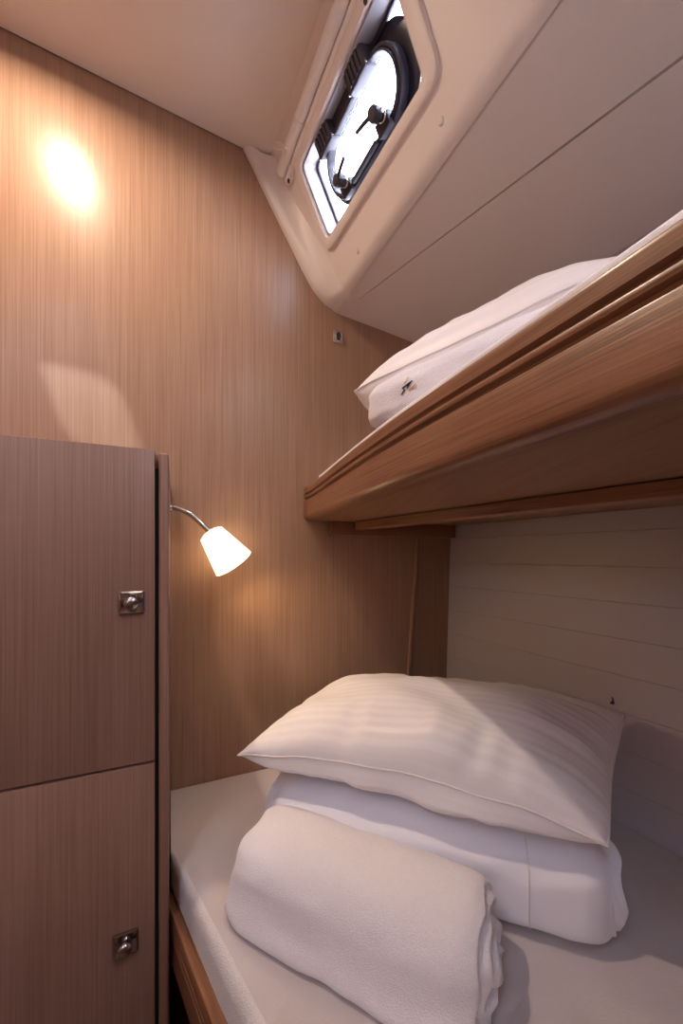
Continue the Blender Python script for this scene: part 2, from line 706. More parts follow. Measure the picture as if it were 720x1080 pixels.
# soft crease and side-deck lining up to the joint
J1, J2 = onplane(388, 308, DC, DNRM), onplane(720, 58, DC, DNRM)
JD = (J2 - J1).normalized()
vs_, fs = [], []
ns = 8
for t in (t_far, 0.2, 0.6, 1.2, t_near):
    a, m, b = slope_edge(t), crease(t), deck_edge(t)
    for k in range(ns + 1):
        q = k / ns
        vs_.append(a * (1 - q) ** 2 + m * (2 * q * (1 - q)) + b * q * q)
for i in range(4):
    for k in range(ns):
        a = i * (ns + 1) + k
        fs.append((a, a + 1, a + ns + 2, a + ns + 1))
sc_ = mesh('trim_2', vs_, fs, 'liner', None, 60)
tag(sc_, 'soft rounded crease below the small window', 'trim', kind='structure')
dd = panel('ceiling_side_deck', [deck_edge(t_far), J1 - JD * .16, J1 + JD * 2.6, deck_edge(t_near)], [], DNRM * .02, 'liner')
tag(dd, 'beige lining strip between rounded crease and dark panel joint', 'ceiling', kind='structure')
jo = JD.cross(DNRM).normalized()
if jo.dot(HO) < 0:
    jo.negate()
g = 0.0022
d2 = panel('ceiling_side_deck_panel', [J1 - JD * .16 + jo * .001, J1 - JD * .16 + jo * .6 - JD * .2, J1 + JD * 2.6 + jo * 1.2, J1 + JD * 2.6 + jo * .016], [], DNRM * .02, 'liner')
tag(d2, 'large beige lining panel above the upper bunk bedding', 'ceiling', kind='structure')
jb = panel('trim_3', [J1 - JD * .2 - jo * .02 + DNRM * .021, J1 - JD * .2 + jo * .03 + DNRM * .021, J1 + JD * 2.6 + jo * .03 + DNRM * .021, J1 + JD * 2.6 - jo * .02 + DNRM * .021],
           [], DNRM * .004, 'dark_gap')
tag(jb, 'thin dark joint line between two lining panels', 'trim', kind='structure')

# moulded flange where the lining meets the bulkhead
opx = [(256, 157), (279, 205), (302, 252), (325, 298), (336, 314), (349, 326), (380, 339), (425, 357.5), (470, 375), (500, 386)]
ipx = [(289, 164), (303, 198), (322, 230), (346, 270), (357, 294), (366, 309), (392, 324), (437, 347), (480, 364), (512, 376)]
O_ = catmull([wallpt(*p) for p in opx], 6)
I_ = []
for k, p in enumerate(ipx):
    I_.append(onplane(*p, SA, SN) if k < 5 else onplane(*p, DC, DNRM))
I_ = catmull(I_, 6)
vs_, fs = [], []
nr = 9
for o, i in zip(O_, I_):
    e = i - o
    m1 = o - N * 0.004
    m2 = o - N * 0.013 + e * 0.05
    m3 = o + e * 0.28 - N * 0.012
    m4 = o + e * 0.55 - N * 0.002
    m5 = o + e * 0.80 + N * 0.002
    row = catmull([o + N * .01, m1, m2, m3, m4, m5, i + SN * .0015], 3)
    nr = len(row)
    vs_ += row
for a in range(len(O_) - 1):
    for k in range(nr - 1):
        b = a * nr + k
        fs.append((b, b + 1, b + nr + 1, b + nr))
fg = mesh('trim_4', vs_, fs, 'liner', None, 80)
tag(fg, 'rounded beige moulding where the lining meets the oak bulkhead', 'trim', kind='structure')

# hull side: horizontal planks
wr = thing('wall_right', hullpt(0, FLOOR), 'white hull side of horizontal planks behind the lower bunk bedding', 'wall', kind='structure')
tz = -0.60
PH = 0.082
z = 0.055 - 9 * PH
while z < 0.74:
    z1 = z + PH
    ta0, tb0 = hull_t_at_c(CW + .03, z), hull_t_at_c(C_BACK - .02, z)
    gp = 0.0003
    box8([hullpt(ta0, z + gp), hullpt(tb0, z + gp), hullpt(tb0, z + gp, .02), hullpt(ta0, z + gp, .02),
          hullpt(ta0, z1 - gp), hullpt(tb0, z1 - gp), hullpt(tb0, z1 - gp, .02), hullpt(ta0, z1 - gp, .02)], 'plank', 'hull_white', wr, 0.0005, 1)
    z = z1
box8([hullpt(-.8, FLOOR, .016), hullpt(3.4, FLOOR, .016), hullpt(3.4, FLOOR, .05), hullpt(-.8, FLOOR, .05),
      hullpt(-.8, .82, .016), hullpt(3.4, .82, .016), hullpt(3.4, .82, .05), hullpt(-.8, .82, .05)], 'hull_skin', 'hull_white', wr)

# ================================================================== window
win = thing('window_1', S(.28, .2), 'small opening portlight in the sloping cabin side', 'window', kind='structure')
# raised surround
ring('surround', rrect(UO0, UO1, VO0, VO1, .018, 8), rrect(.066, .512, .074, .308, .030, 8), .004, -.009, 'liner', win, S, .16)
# reveal
rv = rrect(UO0, UO1, VO0, VO1, .018, 8)
ring('reveal', rrect(UO0 + .006, UO1 - .006, VO0 + .006, VO1 - .006, .014, 8), rv, .05, .0, 'reveal_grey', win, S, .1)
# outer fixed glass with the rubber seal
GO = .040
panel('outer_pane', [S(u, v, GO + .006) for u, v in rrect(UO0, UO1, VO0, VO1, .018)], [], SN * .004, 'clear_pane', win)
ring('seal', rrect(UO0 + .013, UO1 - .013, VO0 + .013, VO1 - .013, .012, 8), rrect(UO0 + .006, UO1 - .006, VO0 + .006, VO1 - .006, .014, 8), GO + .005, GO - .002, 'rubber', win, S, .2)


def stadium(u0, u1, v0, v1, r, seg=10):
    return rrect(u0, u1, v0, v1, min(r, (v1 - v0) / 2 - 1e-4), seg)


P_IN = stadium(.150, .412, .146, .244, .049)
P_MID = stadium(.144, .418, .140, .250, .055)
P_OUT = stadium(.137, .426, .133, .257, .062)
P_FRIT = stadium(.128, .458, .118, .268, .072)
ring('printed_border', P_OUT, P_FRIT, GO + .004, GO + .001, 'dark_glass_print', win, S, .05)
ring('portlight_frame', P_MID, P_OUT, GO + .004, .022, 'dark_plastic', win, S, .25)
ring('inner_frame', P_IN, P_MID, GO + .002, .017, 'dark_plastic', win, S, .3)
panel('portlight_pane', [S(u, v, .032) for u, v in P_IN], [], SN * .005, 'clear_pane', win)
for uc in (.185, .333):
    h = thing('hinge', S(uc, .125, .02), None, None)
    h.parent = win
    h.matrix_parent_inverse = win.matrix_world.inverted()
    h.matrix_world = Matrix.Translation(S(uc, .125, .02))
    bpy.context.view_layer.update()
    obox('hinge_block', S(uc, .125, .015), SU, SV, SN, -.032, .032, -.024, .024, -.010, .022, 'dark_plastic', h, .004, 3)
    for q in (-.018, -.006, .006, .018):
        obox('hinge_rib', S(uc + q, .126, .004), SU, SV, SN, -.0035, .0035, -.021, .018, -.0025, .002, 'dark_plastic', h, .0012, 2)
    tube('hinge_pin', [S(uc - .034, .144, .009), S(uc + .034, .144, .009)], .0022, 'chrome', h)
obox('hinge_bar', S(.259, .121, .03), SU, SV, SN, -.05, .05, -.012, .016, -.006, .010, 'dark_plastic', win, .002)
for uc, lv in ((.196, 1), (.352, -1)):
    h = thing('handle', S(uc, .236, .015), None, None)
    h.parent = win
    h.matrix_parent_inverse = win.matrix_world.inverted()
    h.matrix_world = Matrix.Translation(S(uc, .236, .015))
    bpy.context.view_layer.update()
    obox('handle_base', S(uc, .247, .014), SU, SV, SN, -.020, .020, -.016, .010, -.004, .016, 'dark_plastic', h, .003, 3)
    lathe('handle_hub', [(.002, -.014), (.011, -.013), (.014, -.008), (.014, .006), (.010, .012)], S(uc, .226, .002), SN, 'dark_plastic', h, 20)
    lp = [S(uc + .0, .226, -.006), S(uc + lv * .02, .222, -.009), S(uc + lv * .050, .216, -.010)]
    tube('lever', catmull(lp, 5), .0042, 'dark_plastic', h, 8)
    rp = [S(uc + .012 + .010 * math.cos(a), .238 + .010 * math.sin(a), .004) for a in [2 * math.pi * k / 20 for k in range(20)]]
    tube('lever_ring', rp, .0016, 'chrome', h, 8, closed=True)
obox('stay_bar', S(.272, .250, .015), SU, SV, SN, -.05, .05, -.004, .004, -.005, .006, 'dark_plastic', win, .0015)
for u, v in ((.4824, .354), (.172, .371)):
    sc = lathe('screw_cap', [(.001, -.0035), (.0045, -.003), (.0065, -.0005), (.0065, .001)], S(u, v), SN, 'liner', None, 18)
    tag(sc, 'small round screw cap on the cabin side %s' % ('nearer the upper edge of the picture' if u > .3 else 'below the window corner nearest the bulkhead'),
        'screw cap', 'screw caps below the window', )

added_win = thing('added_window', S(1.24, .2), 'unseen aft window added in the sloping cabin side to light the ceiling', 'window', kind='structure')
bpy.context.view_layer.update()
ring('surround', rrect(AO0, AO1, AV0, AV1, .03, 8), rrect(AO0 - .03, AO1 + .03, AV0 - .03, AV1 + .03, .05, 8), .004, -.009, 'liner', added_win, S, .16)
ring('reveal', rrect(AO0 + .006, AO1 - .006, AV0 + .006, AV1 - .006, .024, 8), rrect(AO0, AO1, AV0, AV1, .03, 8), .05, .0, 'white_plastic', added_win, S, .1)
panel('outer_pane', [S(u, v, .046) for u, v in rrect(AO0, AO1, AV0, AV1, .03)], [], SN * .004, 'clear_pane', added_win)

# rolled blind along the top edge of the window
bl = thing('rolled_blind', S(.2, .05, -.02), 'beige rolled window blind tied along the top of the small window', 'blind')
bp0 = [S(.018, .066, -.012), S(.10, .063, -.013), S(.21, .061, -.013), S(.36, .059, -.013), S(.60, .057, -.013)]
pth = catmull(bp0, 10)
tube('blind_roll', pth, [.0132 + .0012 * noise.noise(p * 30) for p in pth], 'blind_cloth', bl, 20)
tube('blind_hem', [p + SV * .021 + SN * .010 for p in pth], [.0085 + .0006 * noise.noise(p * 45) for p in pth], 'blind_cloth', bl, 14)
bpos = catmull(bp0, 40)
k = min(range(len(bpos)), key=lambda i: abs((bpos[i] - SA).dot(SU) - .155))
tube('tie_band', [bpos[k - 2], bpos[k], bpos[k + 2]], .0146, 'cord', bl, 20)
lpp = [onplane(x_, y_, S(0, 0, -.034), SN) for x_, y_ in ((301, 156), (296, 151), (290, 150), (288.5, 154), (292, 157.5), (298, 157.5), (303, 158))]
tube('cord_loop', catmull(lpp, 5), .0021, 'cord', bl, 8)
for u, v, du in ((.030, .096, .0), (.418, .104, .0)):
    pts = []
    for i in range(24):
        a = 2 * math.pi * i / 24
        rr = .0110 * (1 + .55 * max(0, math.cos(a)) ** 6 + .35 * max(0, -math.cos(a)) ** 6)
        pts.append((u - rr * math.cos(a) * 1.15, v + rr * math.sin(a) * .62 - rr * math.cos(a) * .35))
    tb = panel('snap_tab', [S(p, q, -.006) for p, q in pts], [], SN * -.002, 'cord', bl)
    lathe('eyelet', [(.0015, -.0105), (.0045, -.010), (.0054, -.0085), (.0054, -.006)], S(u, v), SN, 'dark_plastic', tb, 14)
tube('tab_strap', catmull([S(.055, .080, -.012), S(.045, .089, -.009), S(.036, .094, -.007)], 5), .0028, 'cord', bl, 8, flat=.5)

# ================================================================== mirrored downlight, added aft lamp and daylight portals
# ceiling downlight just above the frame: found where the bulkhead mirrors it
hp = wallpt(75, 178)
rd = hp.normalized()
rd = rd - N * (2 * rd.dot(N))
tt = (CE1.dot(CNRM) - hp.dot(CNRM)) / rd.dot(CNRM)
lampc = hp + rd * tt
cl = thing('ceiling_lamp', lampc, 'round recessed ceiling downlight mirrored in the oak bulkhead', 'lamp')
lathe('lamp_bezel', [(.043, -.001), (.044, -.006), (.050, -.008), (.055, -.004), (.056, .002)], lampc, CNRM, 'chrome', cl, 36)
lathe('lamp_lens', [(.0005, -.0030), (.043, -.0028), (.043, .001)], lampc, CNRM, 'lamp_lens', cl, 36)


def arealight(name, p, nrm, size, w, col, parent, spread=170):
    ld = bpy.data.lights.new(name, 'AREA')
    ld.shape = 'DISK'
    ld.size = size
    ld.energy = w
    ld.color = col
    ld.spread = math.radians(spread)
    o = bpy.data.objects.new(name, ld)
    COL.objects.link(o)
    o.matrix_world = Matrix.Translation(p) @ (-nrm).to_track_quat('-Z', 'Y').to_matrix().to_4x4()
    o.parent = parent
    o.matrix_parent_inverse = parent.matrix_world.inverted()
    return o


bpy.context.view_layer.update()
arealight('lamp_light', lampc - CNRM * .012, CNRM, .040, CEILING_LAMP_W, WARM, cl)
ac = ceil_at(-0.15, -0.75)  # second downlight, out of view, added as warm fill
added_lamp = thing('ceiling_lamp', ac, 'unseen ceiling downlight added at the entrance end as fill', 'lamp')
lathe('lamp_bezel', [(.043, -.001), (.044, -.006), (.050, -.008), (.055, -.004), (.056, .002)], ac, CNRM, 'chrome', added_lamp, 36)
lathe('lamp_lens', [(.0005, -.0030), (.043, -.0028), (.043, .001)], ac, CNRM, 'lamp_lens', added_lamp, 36)
arealight('lamp_light', ac - CNRM * .012, CNRM, .055, ADDED_LAMP_W, WARM, added_lamp)


def portal(name, p, nrm, sx, sy, xdir, parent):
    ld = bpy.data.lights.new(name, 'AREA')
    ld.shape = 'RECTANGLE'
    ld.size, ld.size_y = sx, sy
    ld.cycles.is_portal = True
    o = bpy.data.objects.new(name, ld)
    COL.objects.link(o)
    zax = nrm.normalized()            # -Z faces the room
    xax = xdir.normalized()
    yax = zax.cross(xax)
    o.matrix_world = Matrix.Translation(p) @ Matrix((xax, yax, zax)).transposed().to_4x4()
    o.parent = parent
    o.matrix_parent_inverse = parent.matrix_world.inverted()


for hp_, sx_, sy_, par_ in added_hatch_portals:
    portal('added_hatch_portal', hp_, CNRM, sx_, sy_, D, par_)
portal('added_opening_portal', Q(A_LEFT - .045, (DC0 + DC1) / 2, (DZ1 + DZ0) / 2), -D, DC1 - DC0, DZ1 - DZ0, N, dr)
portal('added_window_portal', S((AO0 + AO1) / 2, (AV0 + AV1) / 2, .055), SN, AO1 - AO0, AV1 - AV0, SU, added_win)
portal('window_portal', S((UO0 + UO1) / 2, (VO0 + VO1) / 2, .055), SN, UO1 - UO0, VO1 - VO0, SU, win)

# ================================================================== locker
lk = thing('locker', Q(-.3, .9, FLOOR), 'oak veneer locker with two stacked doors left of the bunk', 'locker')
ZT = 0.184
LA0 = -0.58
cabbox('carcass', LA0, -.026, .762, CW - .001, FLOOR, ZT - .004, 'oak_locker', lk)
cabbox('gap_lining', LA0, -.0235, .752, .762, FLOOR, ZT - .03, 'dark_gap', lk)
sp = box8([Q(a, c, z) for z in (FLOOR, ZT - .003) for a, c in ((-.0238, .742), (-.0073, .742), (-.0073, CW - .001), (-.0238, CW - .001))],
          'side_panel', 'oak_locker', lk, .005, 3)


def latch(parent, pos, ax, up, nrm, sc=1.0):
    """square chrome rosette with a dished face and a push knob; nrm points into the room"""
    h = .0195 * sc
    o1 = rrect(-h, h, -h, h, .003 * sc, 4)
    o2 = rrect(-h * .86, h * .86, -h * .86, h * .86, .003 * sc, 4)
    o3 = rrect(-h * .55, h * .55, -h * .55, h * .55, h * .5, 4)
    rows = [(o1, 0), (o1, .003 * sc), (o2, .0042 * sc), (o3, .0018 * sc)]
    vs_, fs = [], []
    n = len(o1)
    for lp, d in rows:
        vs_ += [pos + ax * u + up * v + nrm * d for u, v in lp]
    for i in range(len(rows) - 1):
        for k in range(n):
            fs.append((i * n + k, i * n + (k + 1) % n, (i + 1) * n + (k + 1) % n, (i + 1) * n + k))
    fs.append(tuple(range(n)))
    fs.append(tuple(range((len(rows) - 1) * n, len(rows) * n)))
    pl = mesh('latch_plate', vs_, fs, 'latch_metal', parent, 30)
    lathe('latch_knob', [(.0065 * sc, .001), (.007 * sc, .006 * sc), (.0100 * sc, .0085 * sc), (.0118 * sc, .013 * sc), (.0112 * sc, .0165 * sc), (.0085 * sc, .0190 * sc), (.004 * sc, .0205 * sc), (.001, .0207 * sc)],
          pos, nrm, 'latch_metal', pl if parent is None else parent, 28)
    return pl


ZS = -0.3625
dU = cabbox('door', LA0 + .004, -.0300, .740, .758, ZS + .0022, ZT, 'oak_locker', lk, .0012, 2)
dL = cabbox('door', LA0 + .004, -.0300, .740, .758, FLOOR + .06, ZS - .0022, 'oak_locker', lk, .0012, 2)
bpy.context.view_layer.update()
latch(dU, Q(-.0649, .740, -.082), D, UP, -N)
latch(dL, Q(-.0745, .740, -.661), D, UP, -N)

# small catch on the bulkhead
wc = wallpt(356, 356)
ct = thing('wall_catch', wc, 'small square metal catch on the oak bulkhead below the beige moulding', 'catch')
bpy.context.view_layer.update()
h = .016
obox('catch_plate', wc, D, UP, -N, -h, h, -h * 1.15, h * 1.15, 0, .003, 'chrome', ct, .0012)
tube('catch_ring', [wc - N * .006 + D * (.010 * math.cos(a)) + UP * (.014 * math.sin(a)) for a in [2 * math.pi * k / 24 for k in range(24)]], .0028, 'chrome', ct, 8, closed=True)
obox('catch_tongue', wc, D, UP, -N, -.003, .003, -.012, .012, .002, .009, 'dark_plastic', ct, .001)

# ================================================================== lower bunk
lb = thing('bunk', V((0.2, 0.5, FLOOR)), 'lower bunk with moulded solid oak front rail', 'bunk')
bpy.context.view_layer.update()
LR = [V((-.3365, .776, 0)), V((-.25, .664, 0)), V((-.15, .537, 0)), V((.10, .215, 0)), (V((.75, -.62, 0)))]
zt = -.665
lprof = [(-.002, zt - .005), (.001, zt - .001), (.005, zt), (.022, zt), (.026, zt - .002), (.0275, zt - .006), (.0275, zt - .022), (.0235, zt - .024), (.0235, zt - .027),
         (.0275, zt - .029), (.0275, zt - .036), (.0235, zt - .038), (.0235, zt - .041), (.0275, zt - .044), (.0275, zt - .092), (.024, zt - .100), (.016, zt - .103), (-.002, zt - .103)]
sweep('front_rail', catmull(LR, 8), lprof, 'oak_solid', lb, 30)
# base panel set back under the rail, and the bunk board
bpath = [p + V((.06, .03, 0)) for p in LR]
sweep('base_panel', catmull(bpath, 4), [(-.015, FLOOR), (.0, FLOOR), (.0, zt - .09), (-.015, zt - .09)], 'oak_under', lb)


def outline_lower(inset=0.0):
    le = [V((-.343, .762, 0)), V((-.104 * 1.12, .436 * 1.12, 0)), V((.12, .20, 0)), V((.72, -.56, 0))]
    return le


# mattress: top sheet grid between the front edge and the hull, with a rounded front edge and a deep side
def mattress(name, front, wallend, hullfar, hullnear, ztop, depth, rad, mat_top, mat_side, label, parent=None, bumpamp=.0015, n_u=60):
    mt = thing(name, (front[0] + hullnear) / 2 + UP * (ztop - depth), label, 'mattress')
    bpy.context.view_layer.update()
    fr = catmull(front, 14)
    # arc length param
    L = [0]
    for i in range(1, len(fr)):
        L.append(L[-1] + (fr[i] - fr[i - 1]).length)
    bk = []
    for l in L:
        s = l / L[-1]
        if s < wallend[1]:
            q = s / wallend[1]
            bk.append(wallend[0].lerp(hullfar, q))
        else:
            q = (s - wallend[1]) / (1 - wallend[1])
            bk.append(hullfar.lerp(hullnear, q))
    nv = 30
    top, side = [], []
    ft, fsd = [], []
    for i, (f, b) in enumerate(zip(fr, bk)):
        d = (b - f)
        out = -d.normalized()
        for j in range(nv + 1):
            p = f + out * -rad + (b - (f + out * -rad)) * (j / nv)
            w = bumpamp * (noise.noise(V((p.x, p.y, 3)) * 9) + .5 * noise.noise(V((p.x, p.y, 7)) * 25))
            top.append(V((p.x, p.y, ztop + (w if j else 0))))
        for j in range(13):
            a = min(1, j / 8) * math.pi / 2
            wob = .0012 * noise.noise(V((f.x * 40, f.y * 40, j * .7)))
            c = f + out * (-rad + rad * math.sin(a) + wob)
            zz = ztop - rad * (1 - math.cos(a))
            if j > 8:
                zz = ztop - rad - (depth - rad) * (j - 8) / 4
            side.append(V((c.x, c.y, zz)))
    for i in range(len(fr) - 1):
        for j in range(nv):
            a = i * (nv + 1) + j
            ft.append((a, a + 1, a + nv + 2, a + nv + 1))
        for j in range(12):
            a = i * 13 + j
            fsd.append((a, a + 1, a + 14, a + 13))
    # bottom skirt of the top sheet so that it is a closed body
    base = len(top)
    for v in list(top):
        top.append(V((v.x, v.y, ztop - depth)))
    m = len(fr)
    for i in range(m - 1):
        for j in range(nv):
            a = base + i * (nv + 1) + j
            ft.append((a, a + nv + 1, a + nv + 2, a + 1))
        a, b = i * (nv + 1) + nv, (i + 1) * (nv + 1) + nv
        ft.append((a, b, b + base, a + base))
    for i in (0, m - 1):
        for j in range(nv):
            a = i * (nv + 1) + j
            ft.append((a, a + 1, a + 1 + base, a + base))
    mesh('top_sheet', top, ft, mat_top, mt, 50)
    mesh('mattress_side', side, fsd, mat_side, mt, 60)
    return mt


hf = hullpt(hull_t_at_c(CW - .009, ZM - .145), ZM - .145, -.001)
hf.z = 0
hn = hullpt(1.5, ZM - .145, -.001)
hn.z = 0
wle = wallpt(179.8, 836) - N * .002
wle.z = 0
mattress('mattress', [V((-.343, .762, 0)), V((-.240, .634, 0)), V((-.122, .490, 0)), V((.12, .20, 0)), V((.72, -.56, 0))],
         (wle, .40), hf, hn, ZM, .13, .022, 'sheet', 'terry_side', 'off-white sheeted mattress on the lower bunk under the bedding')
# platform under the mattress
panel('bunk_board', [V((-.32, .79, 0)) + UP * (ZM - .131), V((.74, -.58, 0)) + UP * (ZM - .131), hn + UP * (ZM - .131), hf + UP * (ZM - .131), wle + UP * (ZM - .131)], [], UP * -.012, 'oak_under', lb)

# ================================================================== upper bunk
ub = thing('bunk', V((0.3, 0.5, .0966)), 'upper bunk with moulded solid oak fascia above the lower bunk', 'bunk')
bpy.context.view_layer.update()
UF = [V((-.111, 1.1085, 0)), V((-.077, 1.03, 0)), V((.053, .608, 0)), V((.198, .2196, 0)), V((.33, -.14, 0)), V((.62, -.92, 0))]
uprof = [(-.026, .186), (-.022, .1945), (-.006, .197), (-.0035, .1969), (-.0008, .1958), (0, .1935), (0, .192), (0, .1805), (0, .179), (-.0045, .1765), (-.0048, .1735), (-.0005, .1717), (0, .1705), (0, .1670), (-.0005, .1655), (-.005, .163), (-.0055, .160),
         (-.0010, .157), (-.0005, .155), (0, .116), (0, .112), (-.002, .105), (-.007, .100), (-.013, .0975), (-.026, .0966)]
ufp = catmull(UF, 12)
sweep('fascia', ufp, uprof, 'oak_solid', ub, 30)
# rear edge parallel to the hull
uhf = hullpt(hull_t_at_c(CW, .12), .12, -.004)
uhn = hullpt(1.62, .12, -.004)
ubp = []
for p in UF:
    ubp.append(V((p.x, p.y, .1)))
wa = wallpt(322, 540) - N * .001
board = [V((p.x + .012, p.y, .1005)) for p in UF[1:]] + [V((uhn.x, uhn.y, .1005)), V((uhf.x, uhf.y, .1005)) - N * .002, V((wa.x + .03, wa.y + .012, .1005))]
panel('underside_board', board, [], UP * .012, 'oak_under', ub)
# stiffener beam under the board and the cleat on the bulkhead
b0, b1 = V((.040, 1.135, 0)), V((.44, .478, 0))
bd = (b1 - b0).normalized()
b1 = b0 + bd * 2.1
bs = V((-bd.y, bd.x, 0))
if bs.x < 0:
    bs.negate()
bpf = [b0 + (b1 - b0) * (k / 12) for k in range(13)]
sweep('under_beam', bpf, [(.0, .0980), (.0, .077), (-.004, .073), (-.028, .073), (-.032, .077), (-.032, .0980)], 'oak_solid', ub, 30)
c0, c1 = wallpt(346, 560), wallpt(476, 560)
a0, a1 = c0.dot(D), c1.dot(D)
cabbox('wall_cleat', a0, a1, CW - .022, CW - .0005, .058, .0995, 'oak_solid', ub, .002)
# bunk mattress
uwl = wallpt(326, 500) - N * .004
uwl.z = 0
uf0 = [V((p.x + .019, p.y + .006, 0)) for p in UF[1:]]
uf0[0] = V((-.062, 1.040, 0))
uh1, uh2 = uhf.copy(), uhn.copy()
uh1.z = uh2.z = 0
mattress('mattress', uf0, (uwl + D * .05, .18), uh1 - N * .010, uh2, .2190, .105, .008, 'sheet_white', 'sheet_white', 'white sheeted mattress edge showing above the upper bunk fascia', bumpamp=.001)

# ================================================================== bedding
def sgnpow(x, p):
    return math.copysign(abs(x) ** p, x)


def pillow(name, FL, FR, BR, BL, ht, hb, label, floorz=None, n=72, m=48, pinch=.045, seed=0, pw=2.3, q=.55, group=None, wr=1.0, rnd=0.0, lip=0.0, arch=0.0):
    pt = thing(name, (FL + FR + BR + BL) / 4 - UP * hb, label, 'pillow', group)
    bpy.context.view_layer.update()

    def bil(s, t):
        a, b = (s + 1) / 2, (t + 1) / 2
        return (FL * (1 - a) + FR * a) * (1 - b) + (BL * (1 - a) + BR * a) * b

    def base(s, t):
        s_, t_ = s * math.sqrt(1 - rnd * t ** 4 / 2), t * math.sqrt(1 - rnd * s ** 4 / 2)
        return bil(s_ * (1 - pinch * (1 - t * t)), t_ * (1 - pinch * 1.5 * (1 - s * s)))

    def sh(s, t):
        return (max(0, 1 - abs(s) ** pw) * max(0, 1 - abs(t) ** pw)) ** q
    vs_, uv, fs = [], [], []
    O = V((seed * 3.1, seed * 1.7, seed))
    for side in (1, -1):
        for j in range(m + 1):
            for i in range(n + 1):
                s, t = -1 + 2 * i / n, -1 + 2 * j / m
                s, t = math.sin(s * math.pi / 2) * .5 + s * .5, math.sin(t * math.pi / 2) * .5 + t * .5
                p = base(s, t)
                p = p + UP * (arch * (1 - s * s) * ((1 - t) / 2) ** 2)
                h_ = sh(s, t)
                e = max(abs(s), abs(t))
                # creases running in from the seams, and soft dents
                w = noise.noise(V((s * 2.2, t * 2.2, 0)) + O) * .16
                cr = 0
                if abs(t) > .35:
                    cr += (abs(t) - .35) * noise.noise(V((s * 9, t * 1.2, 4)) + O)
                if abs(s) > .45:
                    cr += (abs(s) - .45) * noise.noise(V((s * 1.2, t * 8, 9)) + O)
                w += cr * .22 * wr
                if side > 0:
                    p = p + UP * (ht * h_ * (1 + w))
                else:
                    p = p - UP * (hb * h_ * (1 + w * .7))
                    if floorz is not None and p.z < floorz:
                        p.z = floorz + .0015 * noise.noise(V((s * 8, t * 8, 1)))
                if lip and side < 0 and t < 0:
                    w_ = 1 + t
                    b_ = min(1, w_ / .07) * max(0, 1 - w_ / .45) * (1 - s ** 6)
                    p = p + (FL - BL).normalized() * (lip * b_ * (1 + .5 * noise.noise(V((s * 4, 0, 3)) + O)))
                # seam line wavers
                p = p + UP * (.006 * wr * e ** 3 * noise.noise(V((s * 3.3, t * 3.3, 12)) + O))
                vs_.append(p)
                uv.append(((s + 1) / 2, (t + 1) / 2))
    N1 = (n + 1) * (m + 1)
    for side in range(2):
        for j in range(m):
            for i in range(n):
                a = side * N1 + j * (n + 1) + i
                fs.append((a, a + 1, a + n + 2, a + n + 1))
    body = mesh('pillowcase', vs_, fs, 'satin_stripe', pt, 0, uv)
    bm = bmesh.new()
    bm.from_mesh(body.data)
    bmesh.ops.remove_doubles(bm, verts=bm.verts, dist=1e-5)
    bmesh.ops.recalc_face_normals(bm, faces=bm.faces)
    bm.to_mesh(body.data)
    bm.free()
    for p in body.data.polygons:
        p.use_smooth = True
    # piping along the seam
    per = [j * (n + 1) * 0 + i for i in range(n + 1)] + [j * (n + 1) + n for j in range(1, m + 1)] + \
          [m * (n + 1) + i for i in range(n - 1, -1, -1)] + [j * (n + 1) for j in range(m - 1, 0, -1)]
    tube('piping', [vs_[k] for k in per], .0017, 'piping_white', pt, 6, closed=True)
    return pt


